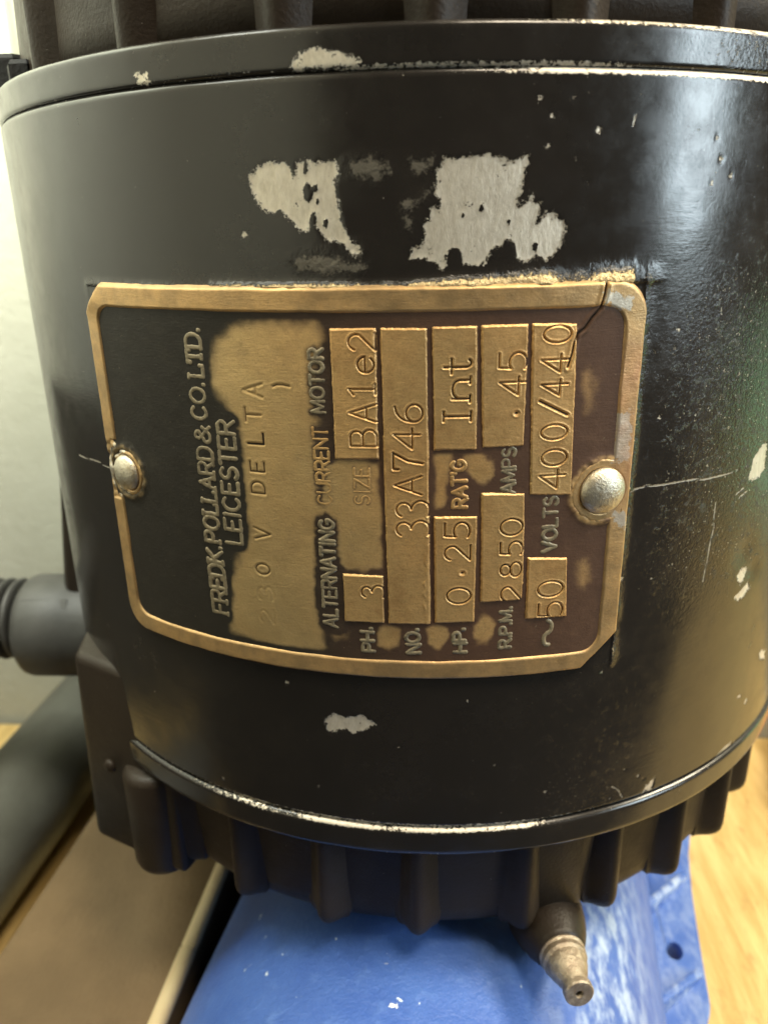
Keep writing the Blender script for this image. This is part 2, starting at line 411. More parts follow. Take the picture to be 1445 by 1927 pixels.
# ---------------------------------------------------------------- stroke lettering
def arc(cx, cy, rx, ry, a0, a1, n=10):
    return [(cx+rx*math.cos(math.radians(a0+(a1-a0)*k/n)), cy+ry*math.sin(math.radians(a0+(a1-a0)*k/n))) for k in range(n+1)]
GL = {
'A': (0.85, [[(0, 0), (.5, 1), (1, 0)], [(.2, .36), (.8, .36)]]),
'B': (0.75, [[(0, 0), (0, 1), (.5, 1)]+arc(.55, .76, .35, .24, 90, -90)+[(0, .52)], [(.55, .52)]+arc(.6, .26, .4, .26, 90, -90)+[(0, 0)]]),
'C': (0.85, [arc(.5, .5, .5, .5, 45, 315, 16)]),
'D': (0.8, [[(0, 0), (0, 1), (.4, 1)]+arc(.45, .5, .55, .5, 90, -90, 14)+[(0, 0)]]),
'E': (0.68, [[(1, 1), (0, 1), (0, 0), (1, 0)], [(0, .52), (.8, .52)]]),
'F': (0.66, [[(1, 1), (0, 1), (0, 0)], [(0, .52), (.8, .52)]]),
'G': (0.88, [arc(.5, .5, .5, .5, 45, 345, 16)+[(.98, .45), (.6, .45)]]),
'H': (0.8, [[(0, 0), (0, 1)], [(1, 0), (1, 1)], [(0, .5), (1, .5)]]),
'I': (0.18, [[(.5, 0), (.5, 1)]]),
'K': (0.8, [[(0, 0), (0, 1)], [(1, 1), (0, .4)], [(.3, .6), (1, 0)]]),
'L': (0.66, [[(0, 1), (0, 0), (1, 0)]]),
'M': (0.95, [[(0, 0), (0.05, 1), (.5, .1), (.95, 1), (1, 0)]]),
'N': (0.82, [[(0, 0), (0, 1), (1, 0), (1, 1)]]),
'O': (0.92, [arc(.5, .5, .5, .5, 0, 360, 20)]),
'P': (0.7, [[(0, 0), (0, 1), (.5, 1)]+arc(.55, .74, .45, .26, 90, -90)+[(0, .48)]]),
'R': (0.76, [[(0, 0), (0, 1), (.5, 1)]+arc(.55, .74, .42, .26, 90, -90)+[(0, .48)], [(.5, .48), (1, 0)]]),
'S': (0.72, [arc(.5, .75, .45, .25, 30, 270, 12)+arc(.5, .25, .48, .25, 90, -150, 12)]),
'T': (0.74, [[(0, 1), (1, 1)], [(.5, 1), (.5, 0)]]),
'U': (0.8, [[(0, 1), (0, .38)]+arc(.5, .38, .5, .38, 180, 360, 12)+[(1, 1)]]),
'V': (0.84, [[(0, 1), (.5, 0), (1, 1)]]),
'Z': (0.75, [[(0, 1), (1, 1), (0, 0), (1, 0)]]),
'&': (0.85, [[(1, 0), (.28, .68)]+arc(.45, .8, .22, .2, 200, -20, 10)+[(.2, .45)]+arc(.35, .24, .35, .24, 130, 350, 10)+[(.95, .5)]]),
'.': (0.14, [[(.5, .02), (.5, .1)]]),
"'": (0.14, [[(.5, 1), (.4, .75)]]),
',': (0.3, [[(.2, 1), (.5, .75), (.5, .4), (.3, 0)]]),
'~': (1.6, [[(0, .25)]+arc(.25, .35, .25, .4, 180, 0, 10)+arc(.75, .45, .25, .4, 180, 360, 10)]),
'/': (0.6, [[(0, 0), (1, 1)]]),
'0': (0.6, [arc(.5, .5, .5, .5, 0, 360, 22)]),
'1': (0.4, [[(.05, .82), (.55, 1), (.55, 0)], [(0.1, 0), (1, 0)]]),
'2': (0.6, [arc(.48, .7, .46, .3, 165, -25, 12)+[(0, 0), (1, 0)]]),
'3': (0.6, [arc(.4, .76, .45, .24, 160, -80, 12), arc(.38, .22, .6, .30, 85, -130, 14)]),
'4': (0.6, [[(.75, 0), (.75, 1), (0, .3), (1.05, .3)]]),
'5': (0.6, [[(.92, 1), (.15, 1), (.1, .56)]+arc(.42, .32, .55, .32, 125, -130, 14)]),
'6': (0.6, [[(.85, 1)]+arc(.75, .35, .73, .62, 100, 180, 8), arc(.5, .3, .48, .3, 0, 360, 18)]),
'7': (0.6, [[(.05, .82), (.05, 1), (1, 1), (.55, .5), (.4, 0)]]),
'8': (0.6, [arc(.5, .76, .38, .24, 0, 360, 16), arc(.5, .26, .5, .27, 0, 360, 18)]),
'e': (0.6, [[(0, .55), (1, .55)]+arc(.5, .5, .5, .5, 8, 320, 18)]),
'n': (0.6, [[(.05, 0), (.05, 1)], [(.05, .65)]+arc(.5, .6, .45, .38, 170, 0, 10)+[(.95, 0)], [(-.12, 0), (.22, 0)], [(.78, 0), (1.1, 0)]]),
't': (0.6, [[(.4, 1), (.4, .2)]+arc(.65, .2, .25, .2, 180, 320, 8), [(0, .72), (.9, .72)]]),
}
SERIF_I = [[(.5, 0), (.5, 1)], [(0, 0), (1, 0)], [(0, 1), (1, 1)]]
def glyph_segs(ch, ox, oy, wx, hy, lines=None):
    """glyph on the plate: its right is +b, its top is -a; (ox, oy) is the bottom-left corner"""
    out = []
    for ln in (lines or GL[ch][1]):
        pts = [(ox-hy*y, oy+wx*x) for x, y in ln]
        out += list(zip(pts, pts[1:]))
    return out

# measured outlines, in millimetres on the shell or on the plate
PLATE = [-10.549,47.901,34.983,23.678,0.005]
PANELS = {"BA1e2":[[0.35,4.96],[5.17,5.1],[5.22,19.6],[0.32,19.48]],"33A746":[[6.14,-15.95],[11.02,-15.92],[10.67,19.49],[5.85,19.59]],"Int":[[11.61,6.18],[16.2,6.16],[15.97,19.62],[11.35,19.65]],".45":[[16.98,6.32],[21.51,6.39],[21.46,19.68],[16.6,19.66]],"400/440":[[22.64,0.47],[27.48,0.11],[26.84,19.54],[22.03,19.72]],"3":[[0.68,-16.0],[5.42,-15.91],[5.41,-9.7],[0.66,-9.68]],"0.25":[[11.8,-15.77],[16.34,-15.71],[16.44,-2.06],[11.63,-2.03]],"2850":[[17.25,-13.06],[22.21,-13.01],[21.88,0.51],[17.05,0.74]],"50":[[22.86,-15.68],[27.93,-15.85],[27.49,-8.1],[22.76,-7.67]]}
GLYPHS = {"BA1e2":[["B",3.62,7.47,2.98,1.92],["A",3.62,10.35,3.01,2.0],["1",3.61,12.96,2.92,1.31],["e",4.1,15.72,1.82,1.74],["2",3.73,18.19,2.91,1.82]],"33A746":[["3",8.97,-3.3,3.6,1.88],["3",8.99,-0.87,3.57,1.91],["A",8.56,1.92,3.1,2.25],["7",8.58,4.75,3.31,2.01],["4",8.49,7.37,2.92,2.22],["6",8.73,10.36,3.06,2.05]],"Int":[["I",14.04,9.94,2.99,1.08],["n",14.43,12.93,1.97,2.29],["t",14.02,15.56,2.93,1.78]],".45":[[".",20.21,10.11,0.84,0.84],["4",20.06,13.12,3.01,1.94],["5",19.99,15.89,3.04,1.96]],"400/440":[["4",25.03,2.09,3.07,2.14],["0",25.16,4.73,2.98,1.9],["0",24.99,7.74,3.07,1.73],["/",24.76,10.5,3.27,1.69],["4",24.72,12.74,3.06,1.72],["4",24.63,15.41,3.14,1.86],["0",24.74,18.61,3.11,1.81]],"3":[["3",4.14,-11.68,2.61,1.58]],"0.25":[["0",14.5,-12.15,2.88,2.07],[".",14.46,-9.14,0.95,0.98],["2",14.27,-6.51,3.01,1.92],["5",14.21,-3.63,2.91,2.08]],"2850":[["2",20.89,-12.15,2.69,2.08],["8",20.64,-8.95,2.52,1.89],["5",20.64,-6.19,2.69,1.85],["0",20.54,-3.47,2.66,2.08]],"50":[["5",25.82,-14.76,3.09,2.14],["0",25.66,-11.91,3.19,2.09]]}
FIELDGLYPHS = [["2",-9.89,-16.68,2.0,1.86],["3",-9.84,-13.35,1.97,1.81],["0",-9.91,-10.08,1.88,1.4],["V",-9.55,-5.27,2.06,1.42],["D",-9.67,0.68,1.8,1.43],["E",-9.55,3.32,1.85,1.2],["L",-9.5,6.78,2.04,1.29],["T",-9.57,9.61,1.95,1.58],["A",-9.35,12.49,2.4,1.55],[",",-5.77,13.28,2.01,0.73]]
RAISED = [["FREDK.",[-15.66,-17.42],[-15.71,-7.97],2.32,"serif"],["POLLARD",[-15.8,-7.33],[-15.66,5.09],2.22,"serif"],["&",[-15.74,5.75],[-15.81,7.71],2.16,"serif"],["CO.",[-15.94,8.62],[-15.81,12.91],2.14,"serif"],["LTD.",[-15.86,13.72],[-15.78,19.22],2.09,"serif"],["LEICESTER",[-12.55,-7.07],[-12.2,8.65],2.3,"sans"],["ALTERNATING",[-0.38,-17.06],[-0.36,-2.68],1.69,"sans"],["CURRENT",[-0.41,-0.74],[-0.62,8.5],1.67,"sans"],["MOTOR",[-0.72,10.29],[-0.74,17.36],1.54,"sans"],["SIZE",[4.11,-0.54],[4.16,3.87],1.75,"sans"],["PH.",[4.19,-20.1],[3.87,-16.81],1.48,"sans"],["NO.",[9.84,-20.11],[9.59,-16.74],1.58,"sans"],["HP.",[15.5,-20.01],[15.25,-16.71],1.44,"sans"],["R.P.M.",[21.01,-19.63],[21.0,-14.07],1.4,"sans"],["RAT'G",[15.24,-0.83],[14.97,4.82],1.52,"sans"],["AMPS",[20.75,0.71],[20.66,6.11],1.47,"sans"],["VOLTS",[26.08,-6.98],[25.93,-0.09],1.64,"sans"],["~",[26.28,-19.78],[26.08,-16.3],1.39,"sans"]]
WORN = {"a":[[-13.08,18.06],[-10.48,19.79],[-5.87,20.22],[-1.56,20.15],[-0.69,18.33],[-1.23,14.84],[-2.05,8.76],[-1.87,2.41],[-1.42,-1.53],[-2.36,-7.08],[-2.79,-12.85],[-2.46,-17.27],[-2.31,-19.92],[-5.21,-20.84],[-10.44,-20.73],[-15.15,-19.67],[-14.63,-13.0],[-13.09,-8.67],[-11.39,-5.21],[-11.54,-0.36],[-11.89,3.65],[-11.74,8.23],[-12.93,10.69],[-14.58,13.11],[-14.59,15.58]],"b":[[-1.42,3.73],[0.15,4.57],[5.22,4.59],[5.31,-2.56],[5.44,-8.44],[1.21,-9.07],[-0.38,-7.63],[-0.69,-2.83],[-1.74,-0.21]],"c":[[4.75,-16.39],[6.27,-15.58],[7.37,-16.94],[7.21,-18.97],[6.0,-19.78],[4.69,-18.79],[4.26,-17.46]],"d":[[10.5,-16.66],[11.8,-15.77],[13.23,-16.66],[13.25,-18.38],[12.14,-19.49],[10.83,-18.74]],"e":[[16.35,-16.45],[17.63,-15.33],[19.09,-16.14],[18.88,-17.83],[17.58,-18.74],[16.38,-18.08]],"f":[[11.49,5.5],[13.52,5.72],[13.66,3.96],[13.32,1.42],[12.73,-0.65],[11.87,-0.84],[11.62,2.72]],"g":[[14.84,5.32],[16.81,5.64],[18.22,4.78],[18.4,2.87],[17.33,1.83],[15.68,2.33],[14.87,3.43]],"h":[[-1.87,-17.96],[-0.1,-17.04],[1.24,-17.52],[0.85,-18.84],[-0.88,-19.23]],"i":[[27.52,14.34],[28.73,14.86],[29.63,13.03],[29.75,10.01],[28.61,9.78],[27.81,11.95]],"j":[[28.99,-8.96],[29.98,-8.38],[30.77,-11.33],[30.17,-12.69],[29.26,-11.85]]}
RIVETS = [[-31.02,-0.14,2.4],[31.43,0.2,2.85]]
CRACK = [[30.0,23.68],[29.85,22.48],[29.47,21.11],[28.56,20.14],[27.79,19.05],[27.03,18.52],[26.67,17.57],[26.51,16.43],[26.11,15.0]]
RIMTIN = [[[32.03,9.53],[34.19,9.66],[34.71,3.27],[32.44,3.63],[31.78,4.85],[32.15,6.72]],[[33.01,-2.66],[34.88,-2.62],[35.02,-5.53],[33.92,-4.69],[33.09,-3.55]],[[29.8,23.03],[31.32,22.81],[33.31,22.06],[32.8,20.68],[30.85,21.05],[29.86,21.65]]]
BARE = [[[-18.8,82.85],[-17.95,83.64],[-17.08,84.12],[-15.58,84.18],[-14.51,84.1],[-13.88,83.51],[-13.72,82.59],[-13.45,84.07],[-12.26,84.37],[-11.38,83.83],[-10.98,84.18],[-9.84,84.08],[-9.25,84.13],[-9.06,83.04],[-9.15,82.13],[-9.57,82.48],[-9.35,81.45],[-8.99,79.36],[-8.67,77.7],[-7.93,76.5],[-6.91,76.01],[-6.8,75.29],[-7.33,74.81],[-7.97,75.3],[-8.59,76.03],[-9.76,76.4],[-10.67,76.54],[-11.28,77.62],[-11.78,78.22],[-12.62,77.52],[-13.43,77.53],[-13.92,78.37],[-14.58,78.69],[-15.48,79.59],[-16.61,79.21],[-17.55,79.75],[-18.17,80.83],[-18.71,81.91]],[[1.71,84.26],[2.68,84.02],[3.28,84.23],[4.73,84.32],[5.94,84.53],[6.92,84.18],[7.66,84.02],[8.66,83.61],[9.14,83.94],[10.11,84.26],[10.2,83.6],[9.84,82.26],[9.23,79.3],[9.96,79.75],[10.8,80.66],[11.1,79.85],[11.72,80.08],[11.22,77.64],[12.31,78.8],[13.07,78.9],[14.17,78.07],[14.58,77.12],[14.18,75.94],[13.72,74.98],[12.71,74.28],[11.38,74.55],[10.24,74.09],[9.44,74.7],[8.99,76.03],[8.21,76.4],[7.87,75.57],[6.73,75.35],[6.39,74.16],[5.25,73.89],[4.24,73.83],[3.6,74.32],[3.46,75.16],[2.57,75.3],[1.95,74.71],[2.21,73.98],[1.46,73.39],[1.08,74.12],[-0.06,74.61],[-1.71,74.51],[-1.78,75.0],[-1.2,75.71],[-0.44,75.81],[-0.2,77.11],[-0.32,77.94],[0.29,78.51],[0.54,79.43],[1.52,79.83],[0.89,81.03],[0.88,83.05],[1.6,83.6]],[[-20.2,77.41],[-19.75,77.48],[-19.34,77.11],[-19.66,76.82],[-20.09,76.92]],[[-13.23,16.46],[-11.86,17.74],[-10.43,17.26],[-8.26,17.92],[-7.22,17.2],[-6.39,16.7],[-7.61,15.76],[-9.42,14.89],[-10.49,15.42],[-12.87,14.58]],[[32.26,0.19],[33.06,1.51],[34.39,2.62],[34.39,1.22],[33.95,0.05]],[[48.32,0.49],[50.41,1.07],[52.64,1.17],[52.84,-0.14],[50.77,-0.3]],[[54.2,-0.02],[55.91,-0.19],[57.97,-0.35],[57.4,-1.08]],[[45.52,45.63],[45.74,48.5],[47.27,50.17],[48.64,50.36],[49.63,46.66],[48.08,45.49]],[[46.22,31.59],[47.66,32.56],[49.44,32.05],[48.42,30.71],[47.58,29.81]],[[46.4,28.26],[48.16,29.14],[49.82,29.71],[50.41,28.7],[48.95,27.73],[47.4,27.37]],[[58.21,14.69],[59.41,14.93],[61.29,13.82],[61.5,12.28],[59.24,13.2]],[[52.17,9.75],[53.25,9.47],[53.82,8.73],[52.67,9.15]],[[55.19,7.23],[55.99,7.64],[56.53,7.19],[56.01,6.45]]]
SCUFF = [[[-8.08,83.8],[-6.94,84.33],[-4.72,84.28],[-4.49,83.61],[-3.75,83.7],[-3.51,82.91],[-4.25,82.7],[-5.01,81.7],[-5.62,82.39],[-6.62,82.19],[-7.73,82.89]],[[-1.8,84.1],[0.51,84.28],[0.63,83.5],[-0.09,82.62],[-1.31,82.53],[-1.92,83.55]],[[-2.68,80.17],[-2.06,80.39],[-1.32,80.04],[0.16,81.27],[0.65,81.37],[0.41,80.58],[-0.82,79.68],[-1.81,79.24],[-1.2,78.18],[-1.45,77.37],[-2.07,77.49],[-2.61,78.79]],[[-14.42,74.61],[-12.75,75.1],[-10.07,75.2],[-8.77,74.58],[-5.93,74.07],[-6.47,73.1],[-10.15,73.12],[-13.94,73.37]],[[-8.2,76.27],[-6.9,76.25],[-6.67,75.29],[-7.33,74.69],[-8.23,75.31]]]
BANDBARE = [[[-13.44,92.38],[-12.94,93.46],[-12.03,93.95],[-10.52,94.05],[-8.41,93.72],[-6.96,93.26],[-6.29,92.73],[-6.62,92.39],[-8.45,92.46],[-10.59,92.42]],[[-32.27,93.37],[-31.73,92.42],[-29.98,92.43],[-30.34,93.45],[-31.14,93.17],[-31.55,93.46]]]
CAM = {"C":[0.0,-155.035,78.119],"r":[0.998578,0.051131,-0.015082],"u":[-0.003729,0.349218,0.937034],"f":1460.23}
SCRATCH = [[[-56.05,47.17],[-49.8,47.49],[-45.79,47.04]],[[39.13,43.95],[39.32,39.87],[39.01,36.17],[38.84,32.74]],[[24.93,47.57],[27.2,47.97],[29.33,47.77],[33.26,47.89],[37.11,47.44],[42.73,47.68]],[[43.07,44.28],[44.53,44.87]],[[43.89,43.68],[45.39,44.26]],[[26.86,3.5],[28.01,2.61],[28.9,1.03]],[[21.29,87.94],[21.04,86.98]]]
DOTS = [[-20.13,77.26,0.25],[5.53,20.42,0.25],[-18.38,21.36,0.3],[-20.84,96.1,0.2],[11.03,89.41,0.25],[12.48,87.69,0.25],[14.53,89.56,0.2],[17.29,86.51,0.3],[12.1,85.07,0.15],[14.95,83.85,0.15],[16.55,81.61,0.2],[32.55,83.94,0.4],[29.03,86.92,0.25],[31.65,86.07,0.3],[31.7,81.59,0.25],[34.23,82.39,0.3],[29.28,66.34,0.25],[26.3,64.15,0.25],[29.2,64.26,0.2],[33.96,56.68,0.2],[39.54,53.68,0.2],[41.66,60.05,0.25],[28.04,56.33,0.3],[36.77,40.39,0.35],[29.59,35.26,0.25],[24.98,35.9,0.3],[23.34,22.77,0.25],[28.81,5.85,0.25],[31.32,3.97,0.3],[32.37,3.15,0.25],[16.6,4.96,0.2],[10.71,2.17,0.2],[19.71,-0.68,0.2],[-30.37,2.14,0.25],[-3.41,13.33,0.2],[-14.64,5.35,0.15],[9.32,10.25,0.15]]
HOLES = [[-12.41,81.47,0.35],[-12.23,81.0,0.45],[-12.44,83.4,0.3],[-11.46,81.61,0.25],[-11.89,78.82,0.35],[-10.47,78.2,0.3],[-11.29,80.29,0.2],[5.6,79.35,0.25],[3.76,78.73,0.2],[11.33,75.56,0.3],[2.83,74.93,0.4],[8.4,78.04,0.2]]

# ================================================================ SETTING
bench_z = -80.0
bm = hexa([(-300, -97, bench_z-30), (900, -97, bench_z-30), (900, 62, bench_z-30), (-300, 62, bench_z-30),
           (-300, -97, bench_z), (900, -97, bench_z), (900, 62, bench_z), (-300, 62, bench_z)], 2.0, 2)
o = from_bm('bench_top', bm, M_WOOD); prop(o, 'yellow wooden bench top with grain running away from the viewer', 'bench', kind='structure')
bm = hexa([(-900, 64, -300), (900, 64, -300), (900, 82, -300), (-900, 82, -300), (-900, 64, 700), (900, 64, 700), (900, 82, 700), (-900, 82, 700)])
o = from_bm('wall', bm, M_WALL); prop(o, 'pale cream painted wall behind the motor', 'wall', kind='structure')
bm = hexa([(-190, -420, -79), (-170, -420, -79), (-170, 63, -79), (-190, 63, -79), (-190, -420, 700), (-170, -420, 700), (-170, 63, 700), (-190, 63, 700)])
o = from_bm('wall', bm, M_WALL2); prop(o, 'unseen side wall on the left, darkened below to dim its reflection, pale cream above', 'wall', kind='structure')

# ================================================================ MOTOR
ORG = (0, 0, -26)
motor = thing('electric_motor', ORG, 'black electric motor standing upright with a brass rating plate riveted to its chipped round shell', 'electric motor')
PU, PV, PHW, PHH, PROT = PLATE
cosr, sinr = math.cos(PROT), math.sin(PROT)
def plate_uv(a, b): return PU+a*cosr-b*sinr, PV+a*sinr+b*cosr
def uv_plate(u, v): return (u-PU)*cosr+(v-PV)*sinr, -(u-PU)*sinr+(v-PV)*cosr

# --- shell
uf = np.arange(-86, 86.01, 0.30)
ub = np.linspace(86, 2*math.pi*70-86, 60)[1:-1]
us = np.concatenate([uf, ub])
zs = np.concatenate([[0.0, 0.15, 0.40], np.arange(0.7, 91.5, 0.30), [91.65, 91.9, 92.09]])
U, Z = np.meshgrid(us, zs, indexing='ij')
r = np.full(U.shape, 70.0)
r -= 0.45*(1-sstep(Z, 0, 0.5))**1.5+0.34*(sstep(Z, 91.6, 92.1))**1.5
front = sstep(80-np.abs(U), 0, 8)
r += front*(fbm(U, Z, 14, 3)-0.5)*0.16
pa, pb = uv_plate(U, Z)
dout = np.hypot(np.maximum(np.abs(pa)-PHW, 0), np.maximum(np.abs(pb)-PHH, 0))
crud_side = np.where((pb > PHH) & (pa > -14) & (pa < PHW-1.5), 1.0, np.where((pa > PHW), 0.45, np.where(pb > PHH, .3, 0.05)))
crud_w = np.where((pb > PHH), 0.6+0.75*sstep(pa, 5, 26), 0.8)
crud = np.where(dout > 0, np.exp(-(dout/crud_w)**2), 0)*crud_side*(0.55+0.45*sstep(fbm(U, Z, 4, 12), 0.3, 0.6))
r += front*crud*(vnoise(U, Z, 0.55, 5)*0.5+vnoise(U, Z, 1.1, 6)*0.35)
pit = np.maximum(sstep(U, 20, 34)*sstep(Z, 22, 42)*(0.55+0.45*sstep(U, 26, 40)), 0)*(1-0.88*sstep(Z, 62, 78))
pit = np.maximum(pit, 0.28*sstep(U, 9, 18)*(1-sstep(U, 26, 34))*sstep(23-np.abs(Z-9), 0, 14))
pit = np.clip(pit, 0, 1)*front
bare = np.zeros(U.shape)
for P in BARE:
    sd = poly_sd(U, Z, P, 3.0)
    bare = np.maximum(bare, np.clip(0.5+sd/1.4, 0, 1))
for du, dz, dr in DOTS:
    m_ = (np.abs(U-du) < 1.5) & (np.abs(Z-dz) < 1.5)
    bare[m_] = np.maximum(bare[m_], np.clip(0.5+(dr*0.75-np.hypot(U[m_]-du, Z[m_]-dz))/1.1, 0, 1))
line = np.zeros(U.shape)
for P in SCRATCH: line = np.maximum(line, np.exp(-(seg_dist(U, Z, list(zip(P[:-1], P[1:])))/0.22)**2))
for du, dz, dr in HOLES:
    m_ = (np.abs(U-du) < 1.5) & (np.abs(Z-dz) < 1.5)
    bare[m_] -= 1.1*np.exp(-((U[m_]-du)**2+((Z[m_]-dz)*0.6)**2)/dr**2)
bare = np.clip(bare, 0, 1)
scuff = np.zeros(U.shape)
for P in SCUFF: scuff = np.maximum(scuff, np.clip(0.5+poly_sd(U, Z, P, 3.0)/2.2, 0, 1))
r -= 0.07*sstep(bare, 0.45, 0.6)
r += scuff*(vnoise(U, Z, 0.6, 9)-0.6)*0.12
for (du, dz, dr, dd) in ((47.5, 35.0, 2.6, .35), (50.5, 31.5, 2.0, .3), (52, 47, 3.2, .4)):
    r -= dd*np.exp(-((U-du)**2+(Z-dz)**2)/dr**2)
# worn corners of the shell, uneven along both edges
eb = sstep(0.85-Z, 0, 0.4)*(0.18+0.55*sstep(U, -46, -22)*(1-sstep(U, 12, 30))+0.35*sstep(U, 44, 52)*vnoise(U, Z, 6, 4))
et = sstep(Z-91.3, 0, 0.3)*(0.15+0.75*sstep(U, 0, 16))
edge = np.clip(eb+et, 0, 1)*front
V = on_cyl(U, Z, r).reshape(-1, 3)
shell = raw('motor_shell', V, gridfaces(len(us), len(zs), True), M_PAINT, motor, ORG,
            dict(pit=pit, bare=bare, line=line, scuff=scuff, edge=edge, crud=np.clip(crud*1.3, 0, 1)*front))

# --- the two end rings
def ring(name, prof, worn):
    uu = np.concatenate([np.arange(-90, 90.01, 0.5), np.linspace(90, 2*math.pi*70-90, 50)[1:-1]])
    rr = np.array([p[0] for p in prof]); zz = np.array([p[1] for p in prof]); ed = np.array([p[2] for p in prof])
    UU, RR = np.meshgrid(uu, rr, indexing='ij'); ZZ = np.broadcast_to(zz, UU.shape); EE = np.broadcast_to(ed, UU.shape)
    RR = RR+(fbm(UU, ZZ, 6, 21)-0.5)*0.10*(RR > 68)
    b = np.zeros(UU.shape)
    if worn:
        for P in BANDBARE: b = np.maximum(b, np.clip(0.5+poly_sd(UU, ZZ, P)/1.4, 0, 1))
        E = EE*(0.10+0.75*sstep(UU, 6, 18)*(ZZ > 94)+(ZZ < 94)*(0.55*sstep(UU, -14, -4)*(1-sstep(UU, 16, 24))+0.1))
    else:
        E = EE*(0.55+0.75*vnoise(UU, ZZ*0, 5, 23))*np.where(ZZ > -2, 0.18+0.50*sstep(UU, -44, -24)*(1-sstep(UU, 12, 22)), 0.30)
    p = 0.6*sstep(UU, 24, 34)*worn
    return raw(name, on_cyl(UU, ZZ, RR).reshape(-1, 3), gridfaces(len(uu), len(rr), True), M_PAINT, motor, ORG, dict(bare=b, edge=E, pit=p))
zl = [(z, 0) for z in np.linspace(-1.0, -3.9, 8)]
ring('lower_end_ring', [(62, -0.06, 0), (69.3, -0.06, .6), (69.9, -0.12, 1), (70.3, -0.42, 1), (70.4, -0.62, .4)]+[(70.4, z, 0) for z, _ in zl]+[(70.33, -4.25, .7), (70.0, -4.42, 1), (69.0, -4.45, .2), (62, -4.45, 0)], 0)
zl = np.linspace(92.75, 95.6, 8)
ring('upper_end_ring', [(62, 92.16, 0), (69.5, 92.16, .5), (69.8, 92.22, 1), (69.98, 92.5, .7)]+[(70.0, z, 0) for z in zl]+[(69.95, 95.8, .6), (69.7, 96.1, 1), (69.2, 96.2, .8), (60, 96.2, 0)], 1)

# --- end bells with cast ribs
def bell(name, prof):
    uu = np.linspace(0, 2*math.pi*70, 181)[:-1]
    rr = np.array([p[0] for p in prof]); zz = np.array([p[1] for p in prof])
    UU, RR = np.meshgrid(uu, rr, indexing='ij'); ZZ = np.broadcast_to(zz, UU.shape)
    RR = RR+(fbm(UU, ZZ, 9, 31)-0.5)*0.4*(RR > 50)
    return raw(name, on_cyl(UU, ZZ, RR).reshape(-1, 3), gridfaces(len(uu), len(rr), True), M_BELL, motor, ORG)
lower = bell('lower_end_bell', [(60, -4.3), (66.3, -4.4), (66.1, -8), (65.8, -14), (65.6, -19.2), (65.3, -21.2), (64.5, -22.9), (63.0, -24.0), (60, -24.4), (50, -24.6), (20, -25), (4, -25)])
upper = bell('upper_end_bell', [(60, 96.1), (66.0, 96.15), (65.8, 100), (65.4, 112), (64.8, 130), (63.5, 136), (60, 139), (40, 141), (4, 141)])
def rib_mesh(z0, z1, wall, proud, wid, cap):
    """cast rib along the axis at angle 0: rounded crest, filleted roots, rounded nose"""
    nose = (0.0, 0.3, 0.55, 0.75, 0.9, 1.0); sg = 1 if z1 > z0 else -1
    cols_ = [-1+2*q/20 for q in range(21)]
    V = []; E = []; n = len(cols_)+2
    zs_ = list(np.linspace(z0, z1, 7)[:-1])+[z1+sg*cap*q for q in nose]
    for i, z in enumerate(zs_):
        q = 0 if i < 6 else nose[i-6]; k = math.sqrt(max(0, 1-q*q))
        for j in range(n):
            deep = j in (0, n-1)
            s_ = cols_[min(max(j-1, 0), n-3)]; x = s_*wid*(0.45+0.55*k)
            f_ = max(0.0, 0.5+0.5*math.cos(math.pi*s_*(1.12 if s_ < 0 else 0.96)))**0.8 if abs(s_) < 0.89 or s_ > 0 else 0.0
            rad = wall-0.35+proud*f_*k-0.9*(1-k)-(9 if deep else 0)
            V.append((x, -math.sqrt(rad*rad-x*x), z)); E.append(0.0)
    m_ = len(zs_)
    F = [(i*n+j, i*n+j+1, (i+1)*n+j+1, (i+1)*n+j) for i in range(m_-1) for j in range(n-1)]
    last = (m_-1)*n; base = len(V)
    for j in range(n):
        x, y, z = V[last+j]; V.append((x*0.9, y+6.0, z)); E.append(0)
    F += [(last+j, last+j+1, base+j+1, base+j) for j in range(n-1)]
    if sg > 0: F = [f[::-1] for f in F]
    return V, F, E
V, F, E_ = rib_mesh(-4.2, -20.2, 65.9, 3.1, 3.5, 3.6)
ribL = raw('rib', V, F, M_BELL, lower, ORG, dict(line=E_))
V, F, E_ = rib_mesh(96.1, 132, 65.4, 2.9, 4.6, 3.0)
ribU = raw('rib', V, F, M_BELL, upper, ORG, dict(line=E_))
def spin(first, degs, parent):
    for i, a in enumerate(degs):
        q = first if i == 0 else first.copy()
        if i: col.objects.link(q); q.parent = parent
        q.rotation_euler = (0, 0, math.radians(a))
spin(ribL, [-37.2, -25.4, -12.8, -0.8, 12.9, 25.0, 36.5, 48.5]+[60.5+12.1*k for k in range(14)], lower)
spin(ribU, [-46.5, -29.5, -13, 0.5, 13.2, 27.0, 41.5, 56]+[70+14.3*k for k in range(13)], upper)

# --- tie bolts standing on the upper ring
def bolt(deg, rad, r_, h):
    x, y = rad*math.sin(math.radians(deg)), -rad*math.cos(math.radians(deg))
    bm = lathe([(0, -1), (r_, -1), (r_, h-0.6), (r_-0.5, h), (0, h)], 6, base=(x, y, 96.2))
    return from_bm('tie_bolt', bm, M_DARKGAP, motor, ORG)
bolt(-65.0, 67.0, 2.8, 5.6); bolt(-56.5, 66.0, 2.6, 3.4)

